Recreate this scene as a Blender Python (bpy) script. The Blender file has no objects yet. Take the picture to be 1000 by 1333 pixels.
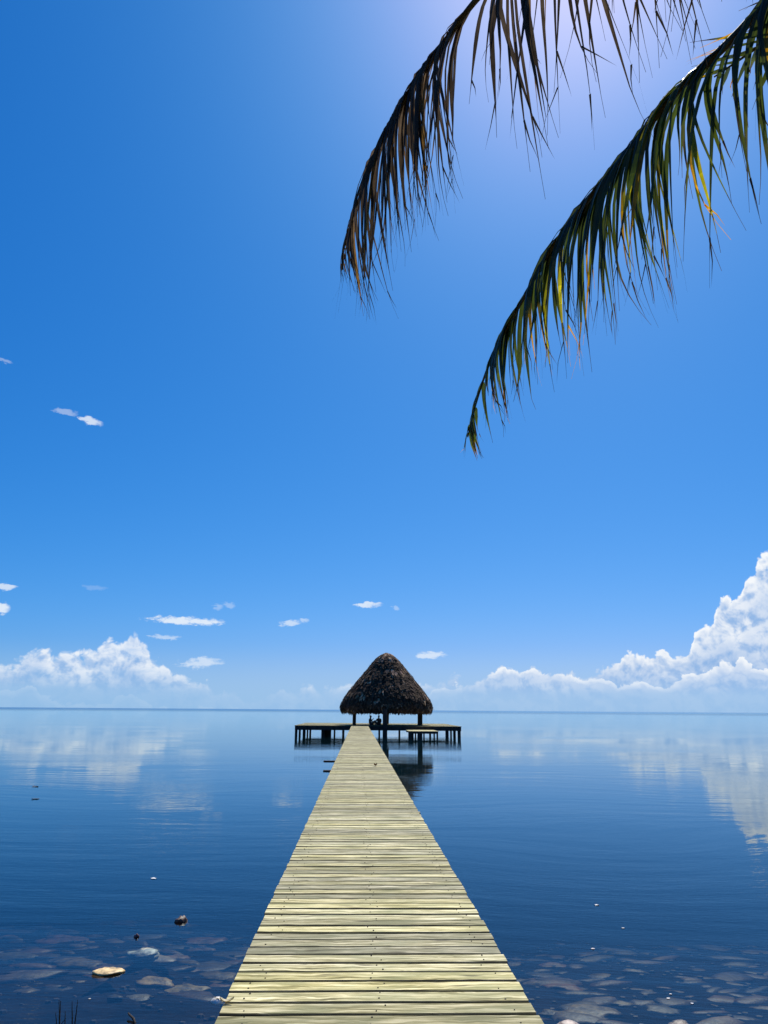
import bpy, bmesh, math, random
from mathutils import Vector, Matrix, noise
random.seed(11)
sc = bpy.context.scene
COL = sc.collection
RAD = math.radians

# ------------------------------------------------------------------ camera
FPX = 1000.0                       # focal length in pixels of the 1000 x 1333 photo
CAM = Vector((0, 0, 2.57))
def basis(yaw, pitch, roll):
    a, p, r = RAD(yaw), RAD(pitch), RAD(roll)
    F = Vector((math.sin(a)*math.cos(p), math.cos(a)*math.cos(p), math.sin(p)))
    R0 = Vector((math.cos(a), -math.sin(a), 0))
    U0 = R0.cross(F)
    c, s = math.cos(r), math.sin(r)
    return F, R0*c + U0*s, U0*c - R0*s
F_, R_, U_ = basis(1.72, 14.45, 0.42)
cd = bpy.data.cameras.new('camera'); cam = bpy.data.objects.new('camera', cd); COL.objects.link(cam)
cd.sensor_fit = 'VERTICAL'; cd.sensor_height = 36; cd.lens = FPX/1333*36
cd.clip_start = 0.05; cd.clip_end = 200000
cam.matrix_world = Matrix(((R_.x, U_.x, -F_.x, CAM.x), (R_.y, U_.y, -F_.y, CAM.y), (R_.z, U_.z, -F_.z, CAM.z), (0, 0, 0, 1)))
sc.camera = cam
def ray(px, py): return F_ + R_*((px-500)/FPX) - U_*((py-666.5)/FPX)
def at(px, py, Y):                 # point of the place seen at a pixel, at distance Y along the pier
    d = ray(px, py); return CAM + d*(Y/d.y)
def at_z(px, py, z=0.0):           # point of the place seen at a pixel, at a height
    d = ray(px, py); return CAM + d*((z-CAM.z)/d.z)
def azel(px, py):
    d = ray(px, py).normalized(); return math.atan2(d.x, d.y), math.asin(d.z)

# ------------------------------------------------------------------ render settings
sc.render.engine = 'CYCLES'
sc.cycles.use_denoising = True
sc.cycles.max_bounces = 8; sc.cycles.transparent_max_bounces = 16
sc.cycles.caustics_reflective = False; sc.cycles.caustics_refractive = False
sc.view_settings.view_transform = 'Standard'; sc.view_settings.look = 'None'
sc.view_settings.gamma = 1; sc.view_settings.exposure = 0.0

# ------------------------------------------------------------------ node helpers
class NT:
    def __init__(s, nt): s.nt = nt; s.n = nt.nodes; s.l = nt.links
    def new(s, t, **k):
        n = s.n.new(t)
        for a, b in k.items(): setattr(n, a, b)
        return n
    def put(s, sock, v):
        if v is None: return
        if isinstance(v, bpy.types.NodeSocket): s.l.new(v, sock)
        elif isinstance(v, (tuple, list)) and len(v) == 3 and sock.type == 'RGBA': sock.default_value = (*v, 1)
        else: sock.default_value = v
    def m(s, op, a, b=None, c=None, clamp=False):
        n = s.new('ShaderNodeMath', operation=op, use_clamp=clamp)
        for i, v in enumerate((a, b, c)): s.put(n.inputs[i], v)
        return n.outputs[0]
    def vec(s, x, y, z):
        n = s.new('ShaderNodeCombineXYZ')
        for i, v in enumerate((x, y, z)): s.put(n.inputs[i], v)
        return n.outputs[0]
    def vm(s, op, a, b):
        n = s.new('ShaderNodeVectorMath', operation=op); s.put(n.inputs[0], a); s.put(n.inputs[1], b); return n.outputs[0]
    def smooth(s, v, lo, hi, a=0.0, b=1.0):
        n = s.new('ShaderNodeMapRange', interpolation_type='SMOOTHSTEP')
        for i, q in enumerate((v, lo, hi, a, b)): s.put(n.inputs[i], q)
        return n.outputs[0]
    def lin(s, v, lo, hi, a=0.0, b=1.0):
        n = s.new('ShaderNodeMapRange')
        for i, q in enumerate((v, lo, hi, a, b)): s.put(n.inputs[i], q)
        return n.outputs[0]
    def mix(s, f, a, b):
        n = s.new('ShaderNodeMix', data_type='RGBA')
        s.put(n.inputs[0], f); s.put(n.inputs[6], a); s.put(n.inputs[7], b); return n.outputs[2]
    def noise(s, v, scale, detail=4, rough=.55, dim='3D', dist=0.0):
        n = s.new('ShaderNodeTexNoise', noise_dimensions=dim)
        s.put(n.inputs['Vector'], v); n.inputs['Scale'].default_value = scale
        n.inputs['Detail'].default_value = detail; n.inputs['Roughness'].default_value = rough
        n.inputs['Distortion'].default_value = dist
        return n.outputs['Fac']
    def vor(s, v, scale, smooth=.6, detail=0.0, rough=.5, feature='SMOOTH_F1', out='Distance'):
        n = s.new('ShaderNodeTexVoronoi', voronoi_dimensions='3D', feature=feature)
        s.put(n.inputs['Vector'], v); n.inputs['Scale'].default_value = scale
        if 'Smoothness' in n.inputs and feature == 'SMOOTH_F1': n.inputs['Smoothness'].default_value = smooth
        n.inputs['Detail'].default_value = detail; n.inputs['Roughness'].default_value = rough
        return n.outputs[out]
    def ramp(s, v, stops):
        n = s.new('ShaderNodeValToRGB'); s.put(n.inputs[0], v)
        e = n.color_ramp.elements
        while len(e) < len(stops): e.new(.5)
        for k, (p, c) in enumerate(stops):
            e[k].position = p; e[k].color = (*c, 1) if len(c) == 3 else c
        return n.outputs[0]

def material(name):
    m = bpy.data.materials.new(name); m.use_nodes = True
    t = NT(m.node_tree); t.n.clear()
    return m, t, t.new('ShaderNodeOutputMaterial')

# ------------------------------------------------------------------ sky and clouds (the world)
SUN_AZ, SUN_EL = azel(745, -150)
w = bpy.data.worlds.new('World'); sc.world = w; w.use_nodes = True
t = NT(w.node_tree); t.n.clear()
out = t.new('ShaderNodeOutputWorld'); 
SKY = 0.10
sky = t.new('ShaderNodeTexSky', sky_type='NISHITA')
sky.sun_disc = False; sky.sun_elevation = SUN_EL; sky.sun_rotation = SUN_AZ
sky.altitude = 2000; sky.air_density = 1.0; sky.dust_density = 4.0; sky.ozone_density = 1.0
# tone response of the camera, per channel
ss = t.new('ShaderNodeSeparateColor'); t.l.new(sky.outputs[0], ss.inputs[0])
chs = []
for i, (k_, g_) in enumerate(((.555, 2.01), (.607, .92), (1.01, .63))):
    v_ = t.m('MULTIPLY', t.m('POWER', t.m('MULTIPLY', ss.outputs[i], .1), g_), k_/SKY)
    chs.append(t.m('MINIMUM', v_, 2.5/SKY))
chs[1] = t.m('MULTIPLY', chs[1], t.lin(chs[0], .25/SKY, .8/SKY, 1.0, 1.15)); chs[0] = t.m('MINIMUM', chs[0], t.m('MULTIPLY', chs[1], .93))
cc = t.new('ShaderNodeCombineColor')
for i in range(3): t.put(cc.inputs[i], chs[i])
skyc = cc.outputs[0]
tc = t.new('ShaderNodeTexCoord'); sp = t.new('ShaderNodeSeparateXYZ'); t.l.new(tc.outputs['Generated'], sp.inputs[0])
dx, dy, dz = sp.outputs
az = t.m('ARCTAN2', dx, dy); el = t.m('ARCSINE', dz)
def sm(u, v): return t.vec(u, v, 0.0)

# outline of the cloud banks along the horizon (photo pixels: x, top y)
OUT = [(-400,850),(-250,838),(-120,850),(-40,852),(0,843),(20,840),(46,828),(76,836),(112,837),(132,829),(145,815),(155,826),(165,816),(175,810),(191,822),(200,839),
 (218,852),(235,866),(262,876),(300,886),(340,896),(370,889),(400,881),(425,890),(445,878),(466,868),(490,874),(530,867),(556,877),(590,868),(610,878),
 (640,864),(665,850),(682,860),(696,854),(715,865),(745,862),(775,862),(795,856),(805,845),(820,836),(842,845),(868,840),(894,845),(899,826),(904,806),(915,798),(926,795),
 (931,776),(942,768),(960,765),(966,744),(978,734),(986,716),(1005,700),(1060,690),(1120,700),(1200,760),(1300,830),(1400,850)]
A0, A1 = azel(-400, 925)[0], azel(1400, 925)[0]
EL_MAX = .30
def outline(tab):
    fc = t.new('ShaderNodeFloatCurve'); t.put(fc.inputs['Value'], t.lin(az, A0, A1))
    cur = fc.mapping.curves[0]; pts = []
    for px, py in tab:
        a, e = azel(px, py); pts.append(((a-A0)/(A1-A0), max(0, e)/EL_MAX))
    pts[0] = (0, pts[0][1]); pts[-1] = (1, pts[-1][1])
    while len(cur.points) < len(pts): cur.points.new(.5, .5)
    for k, q in enumerate(sorted(pts)):
        cur.points[k].location = q; cur.points[k].handle_type = 'AUTO'
    fc.mapping.update()
    return t.m('MULTIPLY', fc.outputs[0], EL_MAX)
top = outline(OUT)
# nearer, lower banks in front of the tall ones
OUT2 = [(-400,880),(-200,870),(-60,886),(0,882),(20,880),(35,879),(50,889),(65,900),(140,905),(155,890),(165,886),(178,893),(190,906),(300,915),(540,915),(570,884),(600,878),(625,868),(645,865),
 (665,856),(685,862),(700,860),(735,868),(765,870),(800,874),(840,878),(880,872),(920,862),(955,853),(990,858),(1040,866),(1100,858),(1250,880),(1400,876)]
top2 = outline(OUT2)

def puff(u, v):                    # billowing height field of the cumulus, about -1..1
    p0 = sm(u, v)
    wn = t.new('ShaderNodeTexNoise', noise_dimensions='3D'); t.put(wn.inputs['Vector'], p0); wn.inputs['Scale'].default_value = 38; wn.inputs['Detail'].default_value = 3
    off = t.vm('MULTIPLY', t.vm('SUBTRACT', wn.outputs['Color'], (.5,.5,.5)), (.018,.018,.0))
    p = t.vm('ADD', p0, off)
    v1 = t.vor(p, 38, .5, 3.0, .60, feature='F1')
    n1 = t.noise(p, 24, 7, .62)
    a = t.m('MULTIPLY', t.m('SUBTRACT', .42, v1), 1.5)
    return t.m('ADD', a, t.m('MULTIPLY', t.m('SUBTRACT', n1, .5), 2.6))
h0 = puff(az, el)
h1 = puff(t.m('ADD', az, .0035), t.m('ADD', el, .0080))
# thickness of cloud above a point: outline + billows - elevation
def dens(h, v): return t.m('SUBTRACT', t.m('ADD', top, t.m('MULTIPLY', h, .011)), v)
d0 = dens(h0, el)
side = t.smooth(az, azel(520,900)[0], azel(740,900)[0])          # crisp cumulus to the right, hazier to the left
soft = t.lin(side, 0, 1, .010, .0045)
edge = t.smooth(t.m('DIVIDE', d0, soft), 0.0, 1.0)
# streaky gaps in the left bank
st = t.noise(t.vec(t.m('MULTIPLY', az, 9), t.m('MULTIPLY', el, 46), 3.0), 2.2, 6, .6)
gap = t.smooth(st, .33, .60)
body = t.m('MAXIMUM', gap, t.m('MAXIMUM', t.lin(d0, .035, .006), side, clamp=True), clamp=True)
lowf = t.smooth(el, azel(500,912)[1], azel(500,868)[1])            # banks thin out into haze just above the horizon
opac = t.m('MULTIPLY', t.m('MULTIPLY', edge, t.lin(body, 0, 1, .62, 1)), t.lin(lowf, 0, 1, .30, 1))
opac = t.m('MULTIPLY', opac, t.lin(side, 0, 1, .84, .97))
# light from the upper right: compare billow heights towards the sun
slope = t.m('SUBTRACT', h0, h1)
lit = t.lin(t.smooth(slope, -.95, .60), 0, 1, .05, 1.0)
big = t.smooth(t.noise(sm(az, el), 14, 5, .6), .36, .62)
depth = t.smooth(d0, .004, .075)                                  # deeper inside the bank, less rim light
shade = t.m('MULTIPLY', t.m('MULTIPLY', lit, t.lin(depth, 0, 1, 1.0, .80)), t.lin(big, 0, 1, .66, 1.0))
rim = t.m('MULTIPLY', t.smooth(d0, .014, .001), .45)
shade = t.m('ADD', shade, rim, clamp=True)
d2 = t.m('SUBTRACT', t.m('ADD', top2, t.m('MULTIPLY', h0, .0085)), el)
fm = t.smooth(d2, 0.0, .0022)
behind = t.smooth(d2, -.034, .0, 0, .50)                         # lower part of the tall bank lies in its own shade
shade_b = t.m('MULTIPLY', shade, t.m('SUBTRACT', 1.0, behind))
crest = t.m('MAXIMUM', t.smooth(d2, .020, .001), t.m('MULTIPLY', shade, .62))
shade = t.m('ADD', t.m('MULTIPLY', shade_b, t.m('SUBTRACT', 1.0, fm)), t.m('MULTIPLY', fm, t.m('MULTIPLY', crest, t.lin(lit, 0, 1, .55, 1.0))))
K = 1/SKY
ccol = t.mix(shade, (.27*K, .46*K, .78*K), (.95*K, .97*K, .99*K))
# pale haze low over the sea
hz = t.m('MULTIPLY', t.smooth(el, .085, 0.0), .70)
s1 = t.mix(hz, skyc, (.34*K, .59*K, .87*K))
base = t.m('MULTIPLY', t.smooth(el, azel(500,893)[1], azel(500,905)[1]), 0.55)
ccol = t.mix(base, ccol, (.30*K, .52*K, .82*K))
s2 = t.mix(opac, s1, ccol)
# small stray clouds: x, y, half width, half height (px), strength, tilt
SMALL = [(119,548,17,5.5,.85,.16),(86,537,18,5,.38,-.06),(8,764,18,4.5,.8,0),(3,792,12,9,1.0,0),(243,808,56,6,1.0,.02),(214,829,24,3.5,.55,0),
 (262,863,30,8,.7,-.05),(378,811,16,5,.7,-.12),(395,807,9,3.5,.5,0),(480,787,21,4.5,.9,-.06),(516,792,5,3.5,.35,0),(562,853,21,5.5,.8,-.05),
 (338,250,8,4,.5,0),(5,468,14,3.5,.3,.1),(298,788,10,4,.3,0),(284,790,8,5,.3,0),(125,765,18,4,.15,0)]
wn = t.new('ShaderNodeTexNoise', noise_dimensions='3D'); t.put(wn.inputs['Vector'], sm(az, t.m('MULTIPLY', el, 2.2))); wn.inputs['Scale'].default_value = 85; wn.inputs['Detail'].default_value = 6; wn.inputs['Roughness'].default_value = .62
wsp = t.new('ShaderNodeSeparateXYZ'); t.put(wsp.inputs[0], wn.outputs['Color'])
wu = t.m('MULTIPLY', t.m('SUBTRACT', wsp.outputs[0], .5), .014); wv = t.m('MULTIPLY', t.m('SUBTRACT', wsp.outputs[1], .5), .0105)
au, ev = t.m('ADD', az, wu), t.m('ADD', el, wv)
fr = t.lin(wn.outputs['Fac'], .3, .7, -.55, .55)
acc = None
for (x, y, hw, hh, k, tilt) in SMALL:
    a, e = azel(x, y); a2 = azel(x+hw, y)[0]-a; e2 = e-azel(x, y+hh)[1]
    du = t.m('SUBTRACT', au, a); dv = t.m('SUBTRACT', ev, e)
    dv = t.m('ADD', dv, t.m('MULTIPLY', du, tilt))
    q = t.m('ADD', t.m('POWER', t.m('ABSOLUTE', t.m('DIVIDE', du, a2)), 2.0), t.m('POWER', t.m('ABSOLUTE', t.m('DIVIDE', dv, e2)), 2.0))
    q = t.m('MULTIPLY', t.smooth(t.m('SUBTRACT', q, fr), 1.05, .1), k)
    acc = q if acc is None else t.m('MAXIMUM', acc, q)
wh = (.80*K, .88*K, .97*K); am = t.m('MULTIPLY', acc, .9)
def bgn(c):
    b_ = t.new('ShaderNodeBackground'); t.put(b_.inputs['Color'], c); b_.inputs['Strength'].default_value = SKY; return b_.outputs[0]
def msh(f, a, b):
    x = t.new('ShaderNodeMixShader'); t.put(x.inputs[0], f); t.l.new(a, x.inputs[1]); t.l.new(b, x.inputs[2]); return x.outputs[0]
low = t.m('MULTIPLY', t.m('LESS_THAN', el, .27), t.m('GREATER_THAN', el, -.02))
mid = t.m('MULTIPLY', t.m('LESS_THAN', el, .46), t.m('MULTIPLY', t.m('GREATER_THAN', az, -.60), t.m('LESS_THAN', az, .14)))
upper = msh(mid, bgn(skyc), bgn(t.mix(am, skyc, wh)))
t.l.new(msh(low, upper, bgn(t.mix(am, s2, wh))), out.inputs[0])
w.cycles.sampling_method = 'MANUAL'; w.cycles.sample_map_resolution = 512

sd = bpy.data.lights.new('sun', 'SUN'); sun = bpy.data.objects.new('sun', sd); COL.objects.link(sun)
sd.energy = 5.0; sd.angle = RAD(.53); sd.color = (1, .95, .86)
sdir = ray(745, -150).normalized()
sun.rotation_euler = sdir.to_track_quat('Z', 'Y').to_euler()

# ------------------------------------------------------------------ mesh helpers
class MB:
    def __init__(s): s.v = []; s.f = []; s.c = []; s.smooth = False
    def add(s, vs, fs, col=(1,1,1)):
        o = len(s.v); s.v += [tuple(v) for v in vs]; s.f += [tuple(i+o for i in f) for f in fs]; s.c += [col]*len(fs)
    def box(s, x0, x1, y0, y1, z0, z1, col=(1,1,1), jit=0, ch=0):
        j = lambda: random.uniform(-jit, jit)
        if ch:
            vs = [(x0,y0,z0),(x1,y0,z0),(x1,y1,z0),(x0,y1,z0)]
            a = [j() for _ in range(4)]
            vs += [(x0,y0,z1-ch+a[0]),(x1,y0,z1-ch+a[1]),(x1,y1,z1-ch+a[2]),(x0,y1,z1-ch+a[3])]
            vs += [(x0+ch,y0+ch,z1+a[0]),(x1-ch,y0+ch,z1+a[1]),(x1-ch,y1-ch,z1+a[2]),(x0+ch,y1-ch,z1+a[3])]
            fs = [(3,2,1,0),(8,9,10,11)]
            for k in range(4):
                q = (k+1) % 4; fs += [(k,q,4+q,4+k),(4+k,4+q,8+q,8+k)]
            s.add(vs, fs, col); return
        vs = [(x+j(), y+j(), z+j()) for z in (z0,z1) for x, y in ((x0,y0),(x1,y0),(x1,y1),(x0,y1))]
        s.add(vs, [(3,2,1,0),(4,5,6,7),(0,1,5,4),(1,2,6,5),(2,3,7,6),(3,0,4,7)], col)
    def tube(s, pts, rads, n=10, col=(1,1,1), cap=True):
        pts = [Vector(p) for p in pts]; rings = []
        ref = Vector((0,0,1)) if abs((pts[-1]-pts[0]).normalized().z) < .9 else Vector((1,0,0))
        vs = []
        for i, p in enumerate(pts):
            d = (pts[min(i+1,len(pts)-1)]-pts[max(i-1,0)]).normalized()
            a = d.cross(ref).normalized(); b = d.cross(a)
            r = rads[i] if isinstance(rads, (list, tuple)) else rads
            for k in range(n):
                th = 2*math.pi*k/n; vs.append(p+(a*math.cos(th)+b*math.sin(th))*r)
        fs = [(i*n+k, i*n+(k+1)%n, (i+1)*n+(k+1)%n, (i+1)*n+k) for i in range(len(pts)-1) for k in range(n)]
        if cap: fs += [tuple(range(n))[::-1], tuple(range((len(pts)-1)*n, len(pts)*n))]
        s.add(vs, fs, col)
    def build(s, name, mat, parent=None, smooth=False):
        me = bpy.data.meshes.new(name); me.from_pydata(s.v, [], s.f); me.validate()
        if len(me.polygons) == len(s.f):
            ca = me.color_attributes.new('tint', 'FLOAT_COLOR', 'CORNER')
            buf = []
            for p, c in zip(me.polygons, s.c): buf += [c[0], c[1], c[2], 1.0]*p.loop_total
            ca.data.foreach_set('color', buf)
        me.materials.append(mat)
        o = bpy.data.objects.new(name, me); COL.objects.link(o)
        if smooth: me.polygons.foreach_set('use_smooth', [True]*len(me.polygons))
        if parent:
            o.parent = parent; o.matrix_parent_inverse = Matrix.Translation(-parent.location) if parent.type == 'EMPTY' else Matrix()
        return o
def tag(o, label=None, cat=None, group=None, kind=None):
    for k, v in (('label', label), ('category', cat), ('group', group), ('kind', kind)):
        if v: o[k] = v
    return o
def empty(name, loc, label, cat, group=None):
    o = bpy.data.objects.new(name, None); COL.objects.link(o); o.location = loc; o.empty_display_size = .2
    bpy.context.view_layer.update()
    return tag(o, label, cat, group)

# ------------------------------------------------------------------ materials
def m_wood_deck():
    m, t, o = material('weathered_deck_boards')
    b = t.new('ShaderNodeBsdfPrincipled'); g = t.new('ShaderNodeNewGeometry')
    at_ = t.new('ShaderNodeVertexColor', layer_name='tint'); s = t.new('ShaderNodeSeparateColor'); t.put(s.inputs[0], at_.outputs[0])
    r1, r2, r3 = s.outputs
    q = t.new('ShaderNodeSeparateXYZ'); t.put(q.inputs[0], g.outputs['Position']); X, Y, Z = q.outputs
    # grain runs across the pier, along each board, and bends a little around the knots
    wob = t.m('MULTIPLY', t.m('SUBTRACT', t.noise(t.vec(t.m('MULTIPLY', X, 3.2), t.m('MULTIPLY', Y, 8), t.m('MULTIPLY', r1, 90)), 1.0, 3), .5), .10)
    yy = t.m('ADD', Y, wob)
    v = t.vec(t.m('MULTIPLY', X, 2.0), t.m('MULTIPLY', yy, 34), t.m('MULTIPLY', r1, 57))
    g1 = t.noise(v, 1.0, 5, .62)
    v2 = t.vec(t.m('MULTIPLY', X, 3.5), t.m('MULTIPLY', yy, 170), t.m('MULTIPLY', r2, 31))
    g2 = t.noise(v2, 1.0, 4, .6)
    v3 = t.vec(t.m('MULTIPLY', X, 1.5), t.m('MULTIPLY', Y, 4.0), t.m('MULTIPLY', r3, 17))
    pat = t.noise(v3, 1.6, 5, .6)
    f = t.m('ADD', t.m('MULTIPLY', g1, .62), t.m('MULTIPLY', g2, .38))
    c = t.ramp(f, [(.35, (.075,.062,.020)), (.43, (.26,.225,.085)), (.50, (.50,.435,.185)), (.58, (.95,.83,.46))])
    c = t.mix(t.smooth(pat, .40, .66, 0, .60), c, (.30,.30,.135))            # greenish algae weathering
    bright = t.lin(r1, 0, 1, .62, 1.20)
    hsv = t.new('ShaderNodeHueSaturation'); t.put(hsv.inputs['Color'], c); t.put(hsv.inputs['Value'], bright)
    t.put(hsv.inputs['Saturation'], t.lin(r2, 0, 1, .80, 1.06))
    # knots
    kv = t.new('ShaderNodeTexVoronoi', voronoi_dimensions='2D', feature='F1')
    t.put(kv.inputs['Vector'], t.vec(t.m('ADD', t.m('MULTIPLY', X, 1.5), t.m('MULTIPLY', r1, 7)), t.m('MULTIPLY', yy, 8.0), 0.0)); kv.inputs['Scale'].default_value = 1.0
    ks_ = t.new('ShaderNodeSeparateColor'); t.put(ks_.inputs[0], kv.outputs['Color'])
    kn = t.m('MULTIPLY', t.smooth(kv.outputs['Distance'], .15, .03), t.smooth(ks_.outputs[0], .45, .6))
    c2 = t.mix(t.m('MULTIPLY', kn, .8), hsv.outputs[0], (.06,.045,.018))
    # fine drying cracks along the grain
    cr = t.noise(t.vec(t.m('MULTIPLY', X, 1.3), t.m('MULTIPLY', yy, 85), t.m('MULTIPLY', r3, 23)), 1.0, 2, .5)
    c2 = t.mix(t.smooth(cr, .66, .74, 0, .7), c2, (.05,.04,.018))
    # board sides painted dark brown by normal, standing in for shade in the gaps
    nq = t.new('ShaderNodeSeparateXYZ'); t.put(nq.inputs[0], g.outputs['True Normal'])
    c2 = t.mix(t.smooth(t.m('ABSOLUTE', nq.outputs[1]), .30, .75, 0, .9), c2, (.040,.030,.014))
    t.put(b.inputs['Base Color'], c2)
    t.put(b.inputs['Roughness'], t.lin(g1, .3, .7, .75, .6))
    b.inputs['Specular IOR Level'].default_value = .16
    bp = t.new('ShaderNodeBump'); bp.inputs['Strength'].default_value = .6; bp.inputs['Distance'].default_value = .004
    t.put(bp.inputs['Height'], f); t.put(b.inputs['Normal'], bp.outputs[0])
    t.l.new(b.outputs[0], o.inputs[0]); return m
def m_simple(name, c0, c1, scale=6, rough=.8, stretch=(1,1,1), bump=.3, spec=.3, tint=False):
    m, t, o = material(name)
    b = t.new('ShaderNodeBsdfPrincipled'); tc = t.new('ShaderNodeTexCoord')
    v = t.vm('MULTIPLY', tc.outputs['Object'], stretch)
    n = t.noise(v, scale, 6, .6)
    c = t.mix(t.smooth(n, .32, .68), c0, c1)
    if tint:
        a = t.new('ShaderNodeVertexColor', layer_name='tint')
        mm = t.new('ShaderNodeMix', data_type='RGBA', blend_type='MULTIPLY'); mm.inputs[0].default_value = 1
        t.put(mm.inputs[6], c); t.put(mm.inputs[7], a.outputs[0]); c = mm.outputs[2]
    t.put(b.inputs['Base Color'], c); b.inputs['Roughness'].default_value = rough; b.inputs['Specular IOR Level'].default_value = spec
    bp = t.new('ShaderNodeBump'); bp.inputs['Strength'].default_value = bump; bp.inputs['Distance'].default_value = .02
    t.put(bp.inputs['Height'], n); t.put(b.inputs['Normal'], bp.outputs[0])
    t.l.new(b.outputs[0], o.inputs[0]); return m
def m_leaf(name, trans=.45, rough=.34, spec=.6, tk=1.6):
    m, t, o = material(name)
    a = t.new('ShaderNodeVertexColor', layer_name='tint'); g = t.new('ShaderNodeNewGeometry')
    n = t.noise(g.outputs['Position'], 9, 4, .6)
    hsv = t.new('ShaderNodeHueSaturation'); t.put(hsv.inputs['Color'], a.outputs[0]); t.put(hsv.inputs['Value'], t.lin(n, .3, .7, .6, 1.4))
    b = t.new('ShaderNodeBsdfPrincipled'); t.put(b.inputs['Base Color'], hsv.outputs[0]); b.inputs['Roughness'].default_value = rough
    b.inputs['Specular IOR Level'].default_value = spec
    tr = t.new('ShaderNodeBsdfTranslucent')
    h2 = t.new('ShaderNodeHueSaturation'); t.put(h2.inputs['Color'], hsv.outputs[0]); h2.inputs['Value'].default_value = tk; h2.inputs['Saturation'].default_value = 1.15
    t.put(tr.inputs['Color'], h2.outputs[0])
    mx = t.new('ShaderNodeMixShader'); mx.inputs[0].default_value = trans
    t.l.new(b.outputs[0], mx.inputs[1]); t.l.new(tr.outputs[0], mx.inputs[2]); t.l.new(mx.outputs[0], o.inputs[0]); return m

M_deck = m_wood_deck()
M_timber = m_simple('dark_wet_timber', (.018,.014,.011), (.055,.043,.032), 3, .75, (1,1,.25))
M_pile = m_simple('dark_round_timber', (.014,.011,.009), (.045,.035,.027), 3, .8, (1,1,.2))
M_pier_timber = m_simple('grey_framing_timber', (.06,.05,.035), (.15,.13,.09), 4, .8, (1,.2,1))
M_thatch = m_simple('dry_palm_thatch', (.042,.026,.015), (.145,.096,.060), 5, .9, (1,1,1), .5, .15, tint=True)
M_nail = m_simple('rusty_nail_heads', (.012,.009,.007), (.03,.02,.015), 30, .7)
M_skin = m_simple('tanned_skin', (.16,.09,.06), (.20,.11,.075), 8, .55)
M_hair = m_simple('dark_hair', (.008,.006,.005), (.02,.015,.012), 20, .6)
M_shirt = m_simple('dark_shirt_cloth', (.02,.022,.03), (.035,.04,.05), 12, .9)
M_shirt2 = m_simple('brown_shirt_cloth', (.05,.03,.025), (.07,.045,.035), 12, .9)
M_short = m_simple('dark_shorts_cloth', (.02,.02,.022), (.035,.035,.04), 12, .9)
M_frond_green = m_leaf('green_coconut_leaflet', .50, .34, .45, 2.2)
M_frond_dry = m_leaf('dry_coconut_leaflet', .42, .6, .12, 1.6)
M_rachis = m_simple('palm_leaf_stalk', (.06,.05,.025), (.12,.09,.04), 12, .7, (1,1,1), .2, .15)
M_trunk = m_simple('palm_bark', (.12,.10,.08), (.24,.21,.17), 5, .9, (1,1,5), .8)

# ------------------------------------------------------------------ sea bed and beach
MOUNDS = [(at_z(px_, py_, 0).x, at_z(px_, py_, 0).y) for px_, py_ in ((140,1269),(188,1238),(740,1338),(885,1338))]
def bed_z(x, y):
    prof = [(-60,2.2),(-6,1.25),(0,.92),(2.2,.55),(4.2,.06),(5.2,-.10),(7,-.17),(9,-.28),(11,-.48),(14,-1.0),(20,-2.2),(40,-3.4),(90,-5.5),(400,-9),(60000,-12)]
    y2 = y + .5*math.sin(x*.35) + .25*math.sin(x*.9+1)
    for (a, za), (b, zb) in zip(prof, prof[1:]):
        if y2 <= b:
            k = max(0, (y2-a)/(b-a)); z = za+(zb-za)*k; break
    else: z = -12
    for bx, by in MOUNDS:
        d2_ = (x-bx)**2+(y-by)**2
        if d2_ < 1: z += (-.06-z)*math.exp(-d2_/.055)
    if y < 45: z += .05*noise.noise(Vector((x*1.1, y*1.1, 0))) + .03*noise.noise(Vector((x*3, y*3, 5)))
    return z
def grid(name, xs, ys, zf, mat):
    vs = [(x, y, zf(x, y)) for y in ys for x in xs]; n = len(xs)
    fs = [(j*n+i, j*n+i+1, (j+1)*n+i+1, (j+1)*n+i) for j in range(len(ys)-1) for i in range(n-1)]
    mb = MB(); mb.v = vs; mb.f = fs; mb.c = [(1,1,1)]*len(fs)
    return mb.build(name, mat, smooth=True)
def spread(lo, hi, step, far, grow=1.35):
    a = []; v = lo
    while v < hi: a.append(v); v += step
    s = step
    while v < far: a.append(v); s *= grow; v += s
    a.append(far); return a
m, t, o = material('silty_sea_bed')
b = t.new('ShaderNodeBsdfPrincipled'); g = t.new('ShaderNodeNewGeometry')
n1 = t.noise(g.outputs['Position'], 1.2, 5, .6); n2 = t.noise(g.outputs['Position'], 9, 4, .6)
c = t.mix(t.smooth(n1, .35, .65), (.004,.004,.006), (.022,.017,.016))
c = t.mix(t.smooth(n2, .50, .8, 0, .4), c, (.06,.045,.038))
t.put(b.inputs['Base Color'], c); b.inputs['Roughness'].default_value = .95; b.inputs['Specular IOR Level'].default_value = .1
bp = t.new('ShaderNodeBump'); bp.inputs['Distance'].default_value = .03; t.put(bp.inputs['Height'], n2); t.put(b.inputs['Normal'], bp.outputs[0])
t.l.new(b.outputs[0], o.inputs[0]); M_bed = m
xs = [-x for x in spread(.25, 12, .25, 60000, 1.5)[::-1]] + [0] + spread(.25, 12, .25, 60000, 1.5)
ys = [-60000, -8000, -1000, -200, -60, -30, -15, -10, -7] + spread(-5, 24, .25, 60000, 1.4)
tag(grid('seabed', xs, ys, bed_z, M_bed), kind='structure')

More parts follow.
